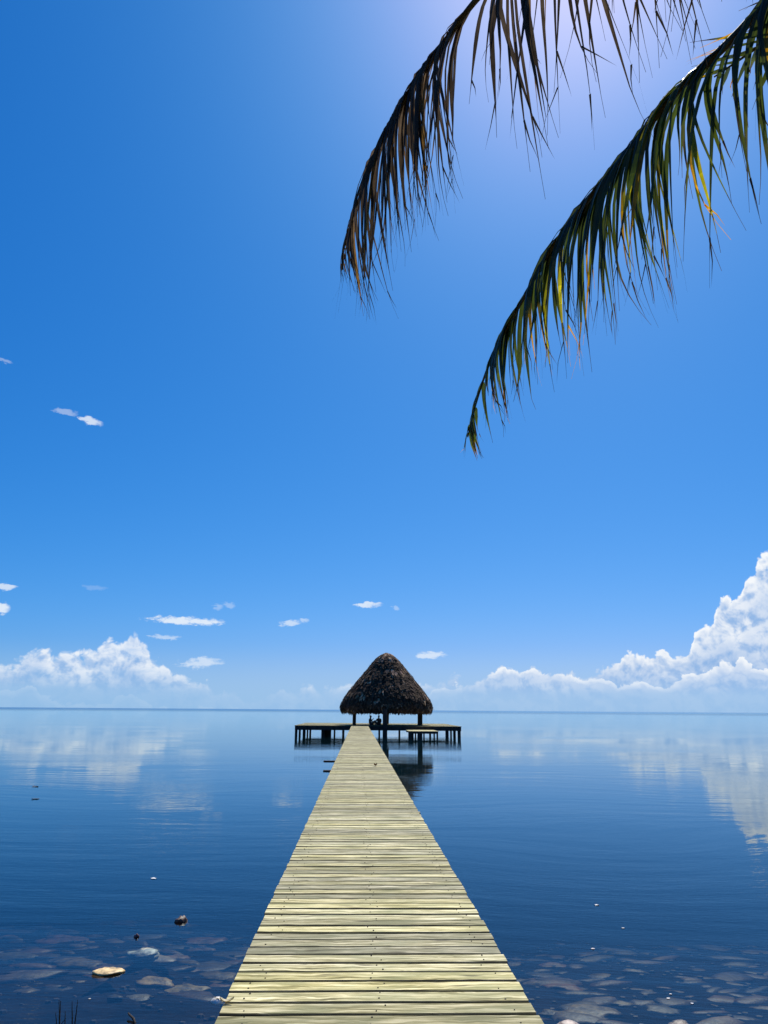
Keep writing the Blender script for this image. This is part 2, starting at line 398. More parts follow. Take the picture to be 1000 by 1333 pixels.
# ------------------------------------------------------------------ water: a closed body with a rippled surface
m, t, o = material('sea_water')
g = t.new('ShaderNodeNewGeometry'); q = t.new('ShaderNodeSeparateXYZ'); t.put(q.inputs[0], g.outputs['Position']); X, Y, Z = q.outputs
dist = t.m('SQRT', t.m('ADD', t.m('MULTIPLY', X, X), t.m('MULTIPLY', Y, Y)))
wx = t.m('ADD', X, t.m('MULTIPLY', t.noise(t.vec(t.m('MULTIPLY', X, .05), t.m('MULTIPLY', Y, .05), 0), 1, 2), 12))
wy = t.m('ADD', Y, t.m('MULTIPLY', t.noise(t.vec(t.m('MULTIPLY', X, .04), t.m('MULTIPLY', Y, .04), 9), 1, 2), 14))
# lengths of swell: long low undulation, medium, small ripples
wv = t.noise(t.vec(t.m('MULTIPLY', wx, .10), t.m('MULTIPLY', wy, .42), 0), 1.0, 2, .5)
wm = t.noise(t.vec(t.m('MULTIPLY', wx, .45), t.m('MULTIPLY', wy, 1.7), 4), 1.0, 3, .5)
ws = t.noise(t.vec(t.m('MULTIPLY', wx, 2.6), t.m('MULTIPLY', wy, 7.0), 8), 1.0, 3, .55)
wind = t.smooth(t.noise(t.vec(t.m('MULTIPLY', X, .030), t.m('MULTIPLY', Y, .075), 2), 1.0, 4, .6), .44, .60)   # breeze patches
hgt = t.m('ADD', t.m('MULTIPLY', wv, t.lin(dist, 40, 70, .0110, .0060)), t.m('MULTIPLY', wm, t.lin(dist, 25, 60, .0070, .0016)))
hgt = t.m('ADD', hgt, t.m('MULTIPLY', ws, t.lin(wind, 0, 1, .0004, .0034)))
bp = t.new('ShaderNodeBump'); bp.inputs['Strength'].default_value = 1; bp.inputs['Distance'].default_value = 1.0
t.put(bp.inputs['Height'], hgt)
wn_ = t.noise(t.vec(t.m('MULTIPLY', wx, 5.5), t.m('MULTIPLY', wy, 15), 3), 1.0, 2, .5)
hgt = t.m('ADD', hgt, t.m('MULTIPLY', wn_, t.smooth(dist, 26, 9, 0, .0021)))
t.put(bp.inputs['Height'], hgt)
fr = t.new('ShaderNodeFresnel'); fr.inputs['IOR'].default_value = 1.333; t.put(fr.inputs['Normal'], bp.outputs[0])
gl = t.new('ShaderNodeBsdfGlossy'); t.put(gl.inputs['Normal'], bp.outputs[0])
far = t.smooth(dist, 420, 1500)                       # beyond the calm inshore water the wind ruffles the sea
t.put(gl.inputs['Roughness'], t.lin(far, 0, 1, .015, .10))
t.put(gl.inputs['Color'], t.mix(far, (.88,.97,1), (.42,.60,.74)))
tr = t.new('ShaderNodeBsdfTransparent'); tr.inputs['Color'].default_value = (.80,.86,.88,1)
mx = t.new('ShaderNodeMixShader'); t.put(mx.inputs[0], fr.outputs[0])
df = t.new('ShaderNodeBsdfDiffuse'); df.inputs['Color'].default_value = (.04,.20,.27,1)      # light scattered back by the deeper, cloudier water
dm = t.new('ShaderNodeMixShader'); t.put(dm.inputs[0], t.smooth(dist, 10, 30, .0, .08)); t.l.new(tr.outputs[0], dm.inputs[1]); t.l.new(df.outputs[0], dm.inputs[2])
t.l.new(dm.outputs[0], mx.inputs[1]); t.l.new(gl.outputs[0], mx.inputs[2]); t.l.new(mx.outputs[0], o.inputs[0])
ab = t.new('ShaderNodeVolumeAbsorption'); ab.inputs['Color'].default_value = (.56,.52,.42,1); ab.inputs['Density'].default_value = 1.3
t.l.new(ab.outputs[0], o.inputs['Volume'])
M_water = m
xs = [-x for x in spread(30, 31, 30, 50000, 1.8)[::-1]] + [0] + spread(30, 31, 30, 50000, 1.8)
ys = [-30, 0, 20, 50, 100, 250, 600, 1500, 4000, 12000, 50000]
n = len(xs); mb = MB()
vs = [(x, y, 0) for y in ys for x in xs] + [(x, y, -14) for y in ys for x in xs]; N = n*len(ys)
fs = []
for j in range(len(ys)-1):
    for i in range(n-1):
        a = j*n+i; fs += [(a, a+1, a+n+1, a+n), (N+a+n, N+a+n+1, N+a+1, N+a)]
for i in range(n-1):
    a = i; b_ = (len(ys)-1)*n+i
    fs += [(N+a, N+a+1, a+1, a), (b_, b_+1, N+b_+1, N+b_)]
for j in range(len(ys)-1):
    a = j*n; b_ = j*n+n-1
    fs += [(a, a+n, N+a+n, N+a), (N+b_, N+b_+n, b_+n, b_)]
mb.v = vs; mb.f = fs; mb.c = [(1,1,1)]*len(fs)
tag(mb.build('water', M_water), kind='structure')

# ------------------------------------------------------------------ the pier
XC, PW, DZ, PITCH = .125, 1.625, 1.07, .165
Y_END = 76.2
root = empty('wooden_pier', (XC, 0, 0), 'long narrow wooden pier of weathered cross boards running out to the thatched hut', 'pier')
mb = MB(); nails = MB()
y = -2.0
while y < Y_END:
    gap = random.uniform(.017, .026)
    if random.random() < .05: gap = .036
    e0, e1 = random.uniform(-.006, .006), random.uniform(-.006, .006)
    if random.random() < .03: e1 += .012
    dz = random.uniform(-.0025, .0025)
    col = (random.random(), random.random(), random.random())
    x0, x1 = XC-PW/2+e0, XC+PW/2+e1
    sk = random.uniform(-.004, .004)
    # board in eight lengthwise pieces, with a slight bow
    k = 8; ch = .006
    prof = [(y, DZ-.036), (y, DZ-ch), (y+ch*1.1, DZ), (y+PITCH-gap-ch*1.1, DZ), (y+PITCH-gap, DZ-ch), (y+PITCH-gap, DZ-.036)]
    bow = random.uniform(-.004, .004); cup = random.uniform(-.002, .002)
    vs = []
    for i in range(k+1):
        u = i/k; xx = x0+(x1-x0)*u
        for a, (yy, zz) in enumerate(prof):
            vs.append((xx, yy+sk*(u-.5)+bow*(4*u*(1-u))*.6, zz+dz+bow*4*u*(1-u)*.5+random.uniform(-.0007,.0007)))
    fs = [(i*6+a, i*6+(a+1)%6, (i+1)*6+(a+1)%6, (i+1)*6+a) for i in range(k) for a in range(6)]
    fs = [f[::-1] for f in fs]
    fs += [tuple(range(6)), tuple(range(k*6, k*6+6))[::-1]]
    mb.add(vs, fs, col)
    if 2.5 < y < 30:
        for nx in (-.68, .0, .68):
            for ny in (.035, .115):
                if random.random() < .3: continue
                cx, cy = XC+nx+random.uniform(-.045,.045), y+ny+random.uniform(-.012,.012)
                r = random.uniform(.003,.0055); zc = DZ+dz+.0035
                nails.add([(cx+r*math.cos(a*math.pi/4), cy+r*math.sin(a*math.pi/4), zc) for a in range(8)]+
                          [(cx+r*math.cos(a*math.pi/4), cy+r*math.sin(a*math.pi/4), zc-.01) for a in range(8)],
                          [tuple(range(8))]+[(a, 8+a, 8+(a+1)%8, (a+1)%8) for a in range(8)])
    y += PITCH
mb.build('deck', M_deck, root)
nl = nails.build('nail_heads', M_nail, root); nl['kind'] = 'stuff'
for sx in (-.66, 0, .66):
    mb = MB(); yy = -2
    mb.box(XC+sx-.03, XC+sx+.03, -1.9, Y_END-.1, DZ-.036-.20, DZ-.038); mb.build('stringer', M_pier_timber, root)
yy = 2.6; beamsrc = None; pilesrc = None; kk = 0
while yy < Y_END-2:
    mb = MB(); mb.box(XC-.78, XC+.78, yy-.06, yy+.06, DZ-.42, DZ-.238); mb.build('cross_beam', M_pier_timber, root)
    for sx in (-.62, .62):
        if pilesrc is None:
            mb = MB(); mb.tube([(0,0,-7),(0,0,0),(0,0,DZ-.42)], [.11,.105,.10], 12); pl = mb.build('pile', M_pile, root); pilesrc = pl
        else:
            pl = pilesrc.copy(); COL.objects.link(pl)
        pl.parent = root; pl.matrix_parent_inverse = Matrix.Identity(4); pl.location = (sx, yy, 0)
    yy += 3.1
# two longer cap beams that stick out past the left edge
for px0, py in ((421.5, 989.3), (421.0, 1001.6)):
    Yb = 0
    # distance where that row lies 0.25 m below the boards
    p = at_z(px0, py, DZ-.22)
    mb = MB(); mb.box(p.x, XC+.80, p.y-.09, p.y+.09, DZ-.30, DZ-.239); mb.build('cross_beam', M_timber, root)

# dead leaf lying on the boards
def leaf_obj(name, loc, L, W, rz, mat, curl, label, cat, group=None):
    mb = MB(); vs = []; n = 8
    for i in range(n+1):
        u = i/n; w_ = W*math.sin(math.pi*min(1, u*.97+.03))**.8*(1-u*.35)
        z = curl*(u-.5)**2*L*2
        for s_ in (-1, 0, 1): vs.append(((u-.5)*L, s_*w_, z+abs(s_)*W*.5+.004))
    top_ = len(vs); vs += [(a, b, c-.002) for a, b, c in vs]
    fs = []
    for i in range(n):
        for k in range(2):
            a = i*3+k; fs += [(a, a+3, a+4, a+1), (top_+a+1, top_+a+4, top_+a+3, top_+a)]
    mb.add(vs, fs, (.16,.09,.045)); mb.tube([(-.5*L-.03,0,curl*L*.5+.01),(-.5*L,0,curl*L*.5)], .002, 5, (.12,.07,.04))
    o = mb.build(name, mat, smooth=True); o.location = loc; o.rotation_euler = (0, 0, rz)
    return tag(o, label, cat, group)
p = at_z(489, 997, DZ+.01)
leaf_obj('dead_leaf', (p.x, p.y, DZ+.012), .20, .04, 1.2, M_frond_dry, .55, 'small curled brown dead leaf lying on the far boards of the pier', 'leaf')

# ------------------------------------------------------------------ platform
PF, PB = 77.0, 92.5
xl = at(384, 945, PF).x; xr = at(600.5, 945, PF).x
plat = empty('platform', ((xl+xr)/2, (PF+PB)/2, 0), 'wide square timber platform on posts under the thatched hut at the pier end', 'platform')
mb = MB(); y = PF
while y < PB-.05:
    mb.box(xl-.04, xr+.04, y, y+.152, DZ-.04, DZ+random.uniform(-.004,.004), (random.random(), random.random(), random.random()))
    y += .163
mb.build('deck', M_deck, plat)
mb = MB(); mb.box(xl, xr, PF+.01, PF+.09, DZ-.42, DZ-.043); mb.build('fascia', M_timber, plat)
mb = MB(); mb.box(xl, xr, PB-.15, PB-.07, DZ-.42, DZ-.043); mb.build('fascia', M_timber, plat)
for xx in (xl, xr-.08):
    mb = MB(); mb.box(xx, xx+.08, PF+.092, PB-.152, DZ-.42, DZ-.043); mb.build('fascia', M_timber, plat)
for k in range(1, 5):
    xx = xl+(xr-xl)*k/5
    mb = MB(); mb.box(xx, xx+.08, PF+.092, PB-.152, DZ-.32, DZ-.043); mb.build('joist', M_timber, plat)
def post(px, Y, wpx, parent, ztop=DZ-.05, zbot=-6, square=True, name='post', mat=None):
    x = at(px, 955, Y).x; r = wpx*Y/1033/2
    mb = MB()
    if square: mb.box(x-r, x+r, Y-r, Y+r, zbot, ztop)
    else: mb.tube([(x+random.uniform(-.04,.04), Y, zbot), (x, Y, 0), (x+random.uniform(-.02,.02), Y, ztop)], [r*1.06, r, r*.95], 14)
    return mb.build(name, mat or M_timber, parent)
for px, Y, wp in ((385.6,PF+.3,3.2),(390.3,82,2.6),(396,88,3.6),(400.4,91.8,2.0),(404,92.2,2.4),(420.5,78,4.2),(424.8,84.5,4.6),(429,79.4,4.4),(435.6,92,2.2),
                  (493.8,79,2.4),(447,78,3),(520,92,2.4),(582,92,4.0),(587.2,88,2.2),(591.7,82,3.2),(597.8,PF+.3,3.8),(560,92,2.4),(537,78,3)):
    post(px, Y, wp, plat)

# ------------------------------------------------------------------ lower landing on the right of the pier
LF, LB, LZ = 71.8, 76.6, .74
lx0 = at(533, 953, LF).x; lx1 = at(570.5, 953, LF).x
land = empty('landing', ((lx0+lx1)/2, (LF+LB)/2, 0), 'small low boarding landing with pale top in front of the platform, right of the pier', 'landing')
mb = MB(); y = LF
while y < LB-.05:
    mb.box(lx0-.05, lx1+.05, y, y+.152, LZ-.04, LZ, (random.random()*.5+.5, random.random(), random.random()*.4)); y += .163
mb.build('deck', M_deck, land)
mb = MB()
mb.box(lx0, lx1, LF+.01, LF+.08, LZ-.22, LZ-.043); mb.build('fascia', M_timber, land)
mb = MB(); mb.box(lx0, lx1, LB-.1, LB-.03, LZ-.22, LZ-.043); mb.build('fascia', M_timber, land)
for px, Y, wp in ((534.2,LF+.2,5.0),(546.6,LF+.15,6.0),(552,LB-.2,1.8),(560,LB-.3,2.0),(565.3,LB-.6,1.8),(569.4,LF+.2,2.0),(541,LB-.2,1.8)):
    post(px, Y, wp, land, LZ-.045)

# ------------------------------------------------------------------ thatched hut
HY = 82.0
hc = at(503, 940, HY); HX = hc.x
hut = empty('thatched_hut', (HX, HY, DZ), 'round open hut with steep dark palm thatch roof standing on the platform', 'hut')
PROF = [(850,1.5),(852,6),(856,11.5),(862,17),(871,24),(884,35),(899,47),(909,54.5),(917,58.5),(923,59.5),(927.5,57.5)]
prof = []
for py, hw in PROF:
    p = at(503, py, HY); q = at(503+hw, py, HY); prof.append((p.z, q.x-p.x))
ZE = prof[-1][0]; ZT = prof[0][0]
def roof_r(z):
    for (za, ra), (zb, rb) in zip(prof, prof[1:]):
        if zb <= z <= za: return ra+(rb-ra)*(za-z)/(za-zb)
    return prof[-1][1] if z < ZE else prof[0][1]
mb = MB(); n = 72; nz = 34; vs = []
for i in range(nz+1):
    z = ZT+(ZE-ZT)*i/nz; r = roof_r(z)*.965
    for k in range(n):
        th = 2*math.pi*k/n
        rr = r*(1+.035*noise.noise(Vector((math.cos(th)*2.2, math.sin(th)*2.2, z*.9))))
        vs.append((HX+rr*math.cos(th), HY+rr*math.sin(th), z+(.05*noise.noise(Vector((th*3, z, 0))))))
m_ = 12
for i in range(m_+1):                       # hollow underside
    z = ZE+.10+(ZT-ZE-.8)*i/m_; r = max(.05, roof_r(min(z, ZT))*.88-.1*i/m_)
    for k in range(n):
        th = 2*math.pi*k/n; vs.append((HX+r*math.cos(th), HY+r*math.sin(th), z-.15))
rows = nz+1+m_+1
fs = [(i*n+k, (i+1)*n+k, (i+1)*n+(k+1)%n, i*n+(k+1)%n) for i in range(rows-1) for k in range(n)]
fs += [tuple(range(n))[::-1] [::-1]]
mb.add(vs, fs, (.55,.5,.5))
# layered palm leaves hanging down the slope
for k in range(5600):
    u = random.random()**.62
    z = ZT+(ZE+.15-ZT)*u; th = random.uniform(0, 2*math.pi)
    r = roof_r(z)*(1+.035*noise.noise(Vector((math.cos(th)*2.2, math.sin(th)*2.2, z*.9)))+.03*noise.noise(Vector((math.cos(th)*7, math.sin(th)*7, z*2.5)))) 
    L = random.uniform(.35, .95); z2 = z-L*.72
    r2 = (roof_r(max(z2, ZE)) if z2 > ZE else roof_r(ZE)-.04+random.uniform(-.1,.06))+random.uniform(-.02,.14)+(.10 if random.random()<.05 else 0)
    z2 = max(z2, ZE-random.uniform(0,.20))
    wd = random.uniform(.04,.13); tw = random.uniform(-.09,.09)
    def P(th_, r_, z_): return Vector((HX+r_*math.cos(th_), HY+r_*math.sin(th_), z_))
    dth = wd/max(r,.4); rb = r*.99+random.uniform(-.01,.07)
    a, b_ = P(th-dth, rb, z+.03), P(th+dth, rb, z+.03)
    rm = (rb+r2)/2+random.uniform(.0,.07); zm = (z+z2)/2
    c, d = P(th-dth*1.1+tw*.5, rm, zm), P(th+dth*1.1+tw*.5, rm+.02, zm)
    e, f = P(th-dth*.4+tw, r2, z2), P(th+dth*.4+tw, r2, z2-random.uniform(0,.06))
    q = random.random(); c0 = .35+.9*q**2
    if noise.noise(Vector((math.cos(th)*6, math.sin(th)*6, z*1.6))) > .30 and random.random() < .45: c0 = random.uniform(2.0, 5.5)
    if z > ZT-.7 and random.random() < .4: c0 = random.uniform(2, 5.5)
    col = (c0, c0*random.uniform(.88,1.0), c0*random.uniform(.8,1.0))
    mb.add([a,b_,c,d,e,f], [(0,1,3,2),(2,3,5,4)], col)
roof = mb.build('roof', M_thatch, hut)
# thatch fringe under the eave
mb = MB()
for k in range(900):
    th = random.uniform(0, 2*math.pi); r = roof_r(ZE)*random.uniform(.90,1.02)
    wd = random.uniform(.02,.06)/r*1.2; L = random.uniform(.05,.25)*(1+1.2*noise.noise(Vector((th*5,0,3))))
    P = lambda a, r_, z_: (HX+r_*math.cos(a), HY+r_*math.sin(a), z_)
    mb.add([P(th-wd,r,ZE+.12),P(th+wd,r,ZE+.12),P(th+wd*.3+.01,r*1.0,ZE-L+.04),P(th-wd*.3+.01,r,ZE-L+.04)], [(0,1,2,3)], (random.uniform(.3,1),)*3)
mb.build('eave_fringe', M_thatch, roof)
for px, Y, wp, zb in ((501.2,PF-.28,6.3,-6),(461.3,HY+.2,4.6,DZ+.004),(546.8,HY+.3,6.4,DZ+.004),(504,86.5,4.5,DZ+.004)):
    x = at(px, 935, Y).x; r = wp*Y/1033/2
    rr = math.hypot(x-HX, Y-HY); zt = ZE+.35
    for z in [ZE+.02*i for i in range(250)]:
        if roof_r(z) > rr+.3: zt = z
    mb = MB(); mb.tube([(x,Y,zb),(x+.02,Y,(zb+zt)/2),(x,Y,zt)], [r*1.02,r,r*.95], 14); mb.build('post', M_pile, hut)
for th0 in range(4):                        # ring beams under the eave
    a0, a1 = math.pi/2*th0, math.pi/2*(th0+1); R = 3.6
    mb = MB(); mb.tube([(HX+R*math.cos(a0),HY+R*math.sin(a0),ZE+.62),(HX+R*math.cos(a1),HY+R*math.sin(a1),ZE+.62)], .09, 8)
    mb.build('ring_beam', M_pile, hut)

# ------------------------------------------------------------------ people (skin-modifier figures)
def skin_obj(name, verts, edges, rads, mat, parent=None, rootv=0, sub=2):
    me = bpy.data.meshes.new(name); me.from_pydata(verts, edges, []); me.materials.append(mat)
    o = bpy.data.objects.new(name, me); COL.objects.link(o)
    sm_ = o.modifiers.new('skin', 'SKIN'); sm_.use_smooth_shade = True
    for i, r in enumerate(rads):
        d = me.skin_vertices[0].data[i]; d.radius = (r, r) if not isinstance(r, tuple) else r; d.use_root = (i == rootv)
    s2 = o.modifiers.new('sub', 'SUBSURF'); s2.levels = sub; s2.render_levels = sub
    if parent: o.parent = parent
    return o
def person(loc, rz, label, shirt, raised):
    # seated with knees drawn up; local +y is the way they face
    V = [(0,0,.10),(0,-.02,.24),(0,-.03,.40),(0,-.01,.52),(0,.0,.585),(0,.015,.66),(0,.02,.74),(0,.015,.80)]
    R = [.14,(.135,.11),(.15,.10),(.145,.085),.05,(.075,.085),(.08,.095),(.055,.07)]
    E = [(i,i+1) for i in range(7)]
    def chain(start, pts, rs):
        last = start
        for p, r in zip(pts, rs): V.append(p); R.append(r); E.append((last, len(V)-1)); last = len(V)-1
        return last
    for s in (-1, 1):
        chain(0, [(s*.10,.06,.10),(s*.14,.28,.26),(s*.15,.42,.40),(s*.15,.44,.22),(s*.15,.46,.07),(s*.15,.56,.035),(s*.15,.64,.025)], [.10,.085,.065,.055,.038,.035,.028])
        if raised and s == 1: arm = [(s*.19,-.01,.50),(s*.25,.10,.34),(s*.17,.25,.48),(s*.13,.28,.54)]
        elif s == -1 and not raised: arm = [(s*.19,-.01,.50),(s*.27,-.08,.28),(s*.28,-.14,.06),(s*.28,-.08,.03)]
        else: arm = [(s*.19,-.01,.50),(s*.25,.10,.28),(s*.16,.36,.36),(s*.13,.42,.38)]
        h = chain(3, arm, [.055,.042,.032,.03])
        base = Vector(V[h]); prev = Vector(V[h-1]); dr = (base-prev).normalized()
        sd_ = dr.cross(Vector((0,0,1))); sd_ = sd_.normalized() if sd_.length > .1 else Vector((1,0,0))
        for f_ in range(4):
            o_ = sd_*((f_-1.5)*.018); L = (.06,.07,.066,.05)[f_]
            chain(h, [base+dr*.05+o_, base+dr*(.05+L*.6)+o_+Vector((0,0,-.01)), base+dr*(.05+L)+o_+Vector((0,0,-.03))], [.010,.009,.007])
        chain(h, [base+sd_*-.035*s+dr*.02, base+sd_*-.05*s+dr*.05], [.011,.009])
    body = skin_obj('person', V, E, R, M_skin)
    body.location = loc; body.rotation_euler = (0,0,rz); body.scale = (1.2,1.2,1.2)
    tag(body, label, 'person', 'two people sitting under the thatched hut')
    skin_obj('shirt', [(0,0,.12),(0,-.02,.24),(0,-.03,.40),(0,-.01,.51),(-.19,-.01,.50),(.19,-.01,.50)], [(0,1),(1,2),(2,3),(3,4),(3,5)],
             [.15,(.15,.125),(.165,.115),(.155,.095),.07,.07], shirt, body, 0)
    skin_obj('shorts', [(0,0,.09),(.11,.08,.11),(.14,.27,.255),(-.11,.08,.11),(-.14,.27,.255)], [(0,1),(1,2),(0,3),(3,4)], [.15,.115,.098,.115,.098], M_short, body, 0)
    skin_obj('hair', [(0,-.005,.70),(0,-.012,.77),(0,-.002,.825)], [(0,1),(1,2)], [(.082,.075),(.092,.09),(.065,.07)], M_hair, body, 0)
    if raised: skin_obj('hair_bun', [(0,-.05,.84),(0,-.08,.90)], [(0,1)], [.035,.045], M_hair, body, 0)
    # face: nose and eyes
    for sx in (-.03,.03):
        mb = MB(); mb.tube([(sx,.096,.742),(sx,.106,.742)], [.009,.006], 8); mb.build('eye', M_hair, body)
    skin_obj('nose', [(0,.10,.735),(0,.122,.708)], [(0,1)], [.008,.013], M_skin, body, 0, 1)
    return body
p1 = at(482.3, 941, 78.6); p2 = at(493.2, 941, 78.8)
person((p1.x, 78.6, DZ), -1.9, 'left of two seated people in dark shirt, turned sideways, hand raised to face', M_shirt, True)
person((p2.x, 78.8, DZ), .35, 'right of two seated people in brown shirt, upright beside the middle roof post', M_shirt2, False)

# ------------------------------------------------------------------ coconut palm: trunk out of frame on the right, fronds reaching in
def at_d(px, py, d): r = ray(px, py).normalized(); return CAM + r*d
CROWN = at_d(1290, -330, 4.6)
palm = empty('coconut_palm', (CROWN.x+1.2, CROWN.y-1.0, .8), 'coconut palm with drooping fronds reaching into the picture from the upper right', 'palm tree')
base = Vector(palm.location); base.z = bed_z(base.x, base.y)-.1
mb = MB(); pts = []
for i in range(25):
    u = i/24; pts.append(base.lerp(CROWN, u)+Vector((-.45*math.sin(math.pi*u)*-1, .2*math.sin(math.pi*u), .3*math.sin(math.pi*u)*0)))
mb.tube(pts, [.19-.07*i/24+(.012 if i % 2 else 0) for i in range(25)], 16); mb.build('trunk', M_trunk, palm, smooth=True)
def curve(ctrl, n):
    P = [Vector(p) for p in ctrl]; P = [2*P[0]-P[1]]+P+[2*P[-1]-P[-2]]; o = []
    segs = len(P)-3
    for i in range(n+1):
        u = i/n*segs; k = min(int(u), segs-1); f = u-k; a, b, c, d = P[k:k+4]
        o.append(.5*((2*b)+(-a+c)*f+(2*a-5*b+4*c-d)*f*f+(-a+3*b-3*c+d)*f**3))
    return o
def leaflet(mb, p0, dir0, width_ax, L, W, droop, cols, kink, twist, seg=10, split=False, lean=0.0):
    p = Vector(p0); pts = []; dirs = []
    hang = Vector((random.uniform(-.10,.10)+lean, random.uniform(-.1,.1), -1)).normalized()
    kd = Vector((random.uniform(-1,1), random.uniform(-1,1), random.uniform(-.4,.2)))*kink*1.3
    ks = random.uniform(.5,.85); ws_ = random.uniform(.30,.62)
    for i in range(seg+1):
        s = i/seg; k = 1-math.exp(-s*L/droop)
        d = (dir0*(1-k)+hang*k)
        if s > ks: d = d+kd*(s-ks)/(1-ks)
        d = d.normalized(); pts.append(p.copy()); dirs.append(d); p = p+d*(L/seg)
    vs = []; fs = []; cs = []
    for i, (q, d) in enumerate(zip(pts, dirs)):
        s = i/seg
        wa = width_ax-d*width_ax.dot(d)
        if wa.length < .05: wa = Vector((0,1,0))-d*d.y
        wa.normalize(); nn = d.cross(wa)
        a = twist[0]+twist[1]*s; wa2 = wa*math.cos(a)+nn*math.sin(a); nn2 = nn*math.cos(a)-wa*math.sin(a)
        w_ = W*min(1, .5+s*5)*max(.0, 1-max(0, s-ws_)/(.92-ws_))**1.3+.0016*(1-s*.5)
        vs += [q-wa2*w_+nn2*w_*.28, q, q+wa2*w_+nn2*w_*.28]
    for i in range(seg):
        for k in range(2):
            a = i*3+k; fs.append((a, a+1, a+4, a+3)); cs.append(cols(i/seg))
    o = len(mb.v); mb.v += [tuple(v) for v in vs]; mb.f += [tuple(i+o for i in f) for f in fs]; mb.c += cs
    if split:
        q = pts[-3]; d = (dirs[-3]+Vector((random.uniform(-.5,.5), random.uniform(-.4,.4), -.2))).normalized()
        l2 = L*random.uniform(.12,.25); c = cols(.95)
        a = width_ax.normalized()*.0025
        mb.add([q-a*2, q+a*2, q+d*l2*.5+a, q+d*l2*.5-a, q+d*l2+Vector((random.uniform(-.02,.02),0,-.01))], [(0,1,2,3),(3,2,4)], c)
def frond(ctrl, lenf, dens, palette, mat, keep=lambda u: 1.0, r0=.022, side_angle=.6, fwd=.5, droop=.16, width=.019, up=.12, kink=.35, lean=lambda u: 0.0):
    pts = curve(ctrl, 160)
    rm = MB(); rm.tube(pts, [r0*(1-.9*i/160)+.0022 for i in range(161)], 8)
    fo = rm.build('frond', M_rachis, palm, smooth=True)
    mb = MB()
    ln = [0]
    for a, b in zip(pts, pts[1:]): ln.append(ln[-1]+(b-a).length)
    T = ln[-1]; s = .02; j = 0
    while s < T*.998:
        while ln[j+1] < s: j += 1
        f = (s-ln[j])/(ln[j+1]-ln[j]); p = pts[j].lerp(pts[j+1], f); tg = (pts[j+1]-pts[j]).normalized()
        u = s/T
        S = tg.cross(Vector((0,0,1))).normalized(); Un = S.cross(tg)
        for sd_ in (-1, 1):
            if random.random() > keep(u): continue
            L = lenf(u)*random.choice((random.uniform(.86,1.14), random.uniform(.86,1.12), random.uniform(.5,1.1)))
            d0 = (tg*(fwd+.5*u)+S*sd_*side_angle*random.uniform(.7,1.2)+Un*up*random.uniform(-.5,1.5)).normalized()
            cols = palette(u, sd_)
            leaflet(mb, p+S*sd_*.006, d0, tg, L, width*(.55+.45*math.sin(math.pi*min(1,max(.05,1-u))**.6))*random.uniform(.75,1.15), droop*random.uniform(.6,1.5), cols, kink*random.random()**2, (random.uniform(-.5,.5), random.uniform(-1.0,1.0)), split=random.random()<.4, lean=lean(u)+.34*noise.noise(Vector((s*7, sd_*5+r0*900, 2))))
        s += dens*random.uniform(.6,1.4)
    mb.build('leaflets', mat, fo)
    return fo
def lerp(a, b, k): return tuple(x+(y-x)*k for x, y in zip(a, b))
G0, G1, G2, YEL, ORG, BRN, DRK = (.018,.025,.009), (.034,.046,.012), (.105,.115,.018), (.44,.38,.05), (.45,.24,.05), (.060,.042,.026), (.026,.021,.015)
def pal_green(u, sd_):
    r = random.random(); base_ = lerp(G0, G1, random.random())
    yk = random.random()
    tipc = random.choice([BRN, DRK, BRN, DRK, BRN, DRK, ORG])
    yel = u < .75 and r < .30
    st_ = random.uniform(.35,.75); mid = random.choice([YEL, YEL, G2, YEL, ORG]) if yel else lerp(G1, G2, random.random()*.7)
    def f(s):
        if s < st_: return lerp(base_, mid, (s/st_)**2*(.9 if yel else .6))
        return lerp(mid, tipc, min(1, (s-st_)/(1-st_)*2.2))
    return f
def pal_dry(u, sd_):
    a = lerp((.045,.036,.028), (.14,.10,.065), random.random()); r = random.random()
    b = (.30,.17,.06) if r < .10 else lerp(DRK, BRN, random.random())
    return lambda s: lerp(a, b, min(1, s*1.6)) if s < .65 else lerp(b, DRK, (s-.65)/.35)
def interp(tab, u):
    for (a, x), (b, y) in zip(tab, tab[1:]):
        if u <= b: return x+(y-x)*(u-a)/(b-a)
    return tab[-1][1]
# frond with green and yellow leaflets (right)
B = [(1290,-330,4.6),(1180,-230,4.25),(1085,-110,4.0),(994,6,3.95),(946,58,4.0),(885,115,4.1),(827,185,4.2),(760,267,4.35),(713,331,4.5),(684,384,4.6),(657,432,4.72),(635,479,4.84),(619,528,4.96),(609,569,5.06)]
def keepB(u):
    return max(.18, min(1, .84+1.5*noise.noise(Vector((u*17, 3, 0)))))*(1 if u < .70 else .6)
frond([at_d(*c) for c in B], lambda u: interp([(0,.5),(.25,1.05),(.45,1.0),(.6,.86),(.75,.62),(.9,.42),(1,.16)], u), .024, pal_green, M_frond_green, keep=keepB, r0=.022, droop=.16, fwd=.95, side_angle=.30, up=-.12, kink=.7, width=.0118, lean=lambda u: .02+.45*max(0, u-.68)/.32)
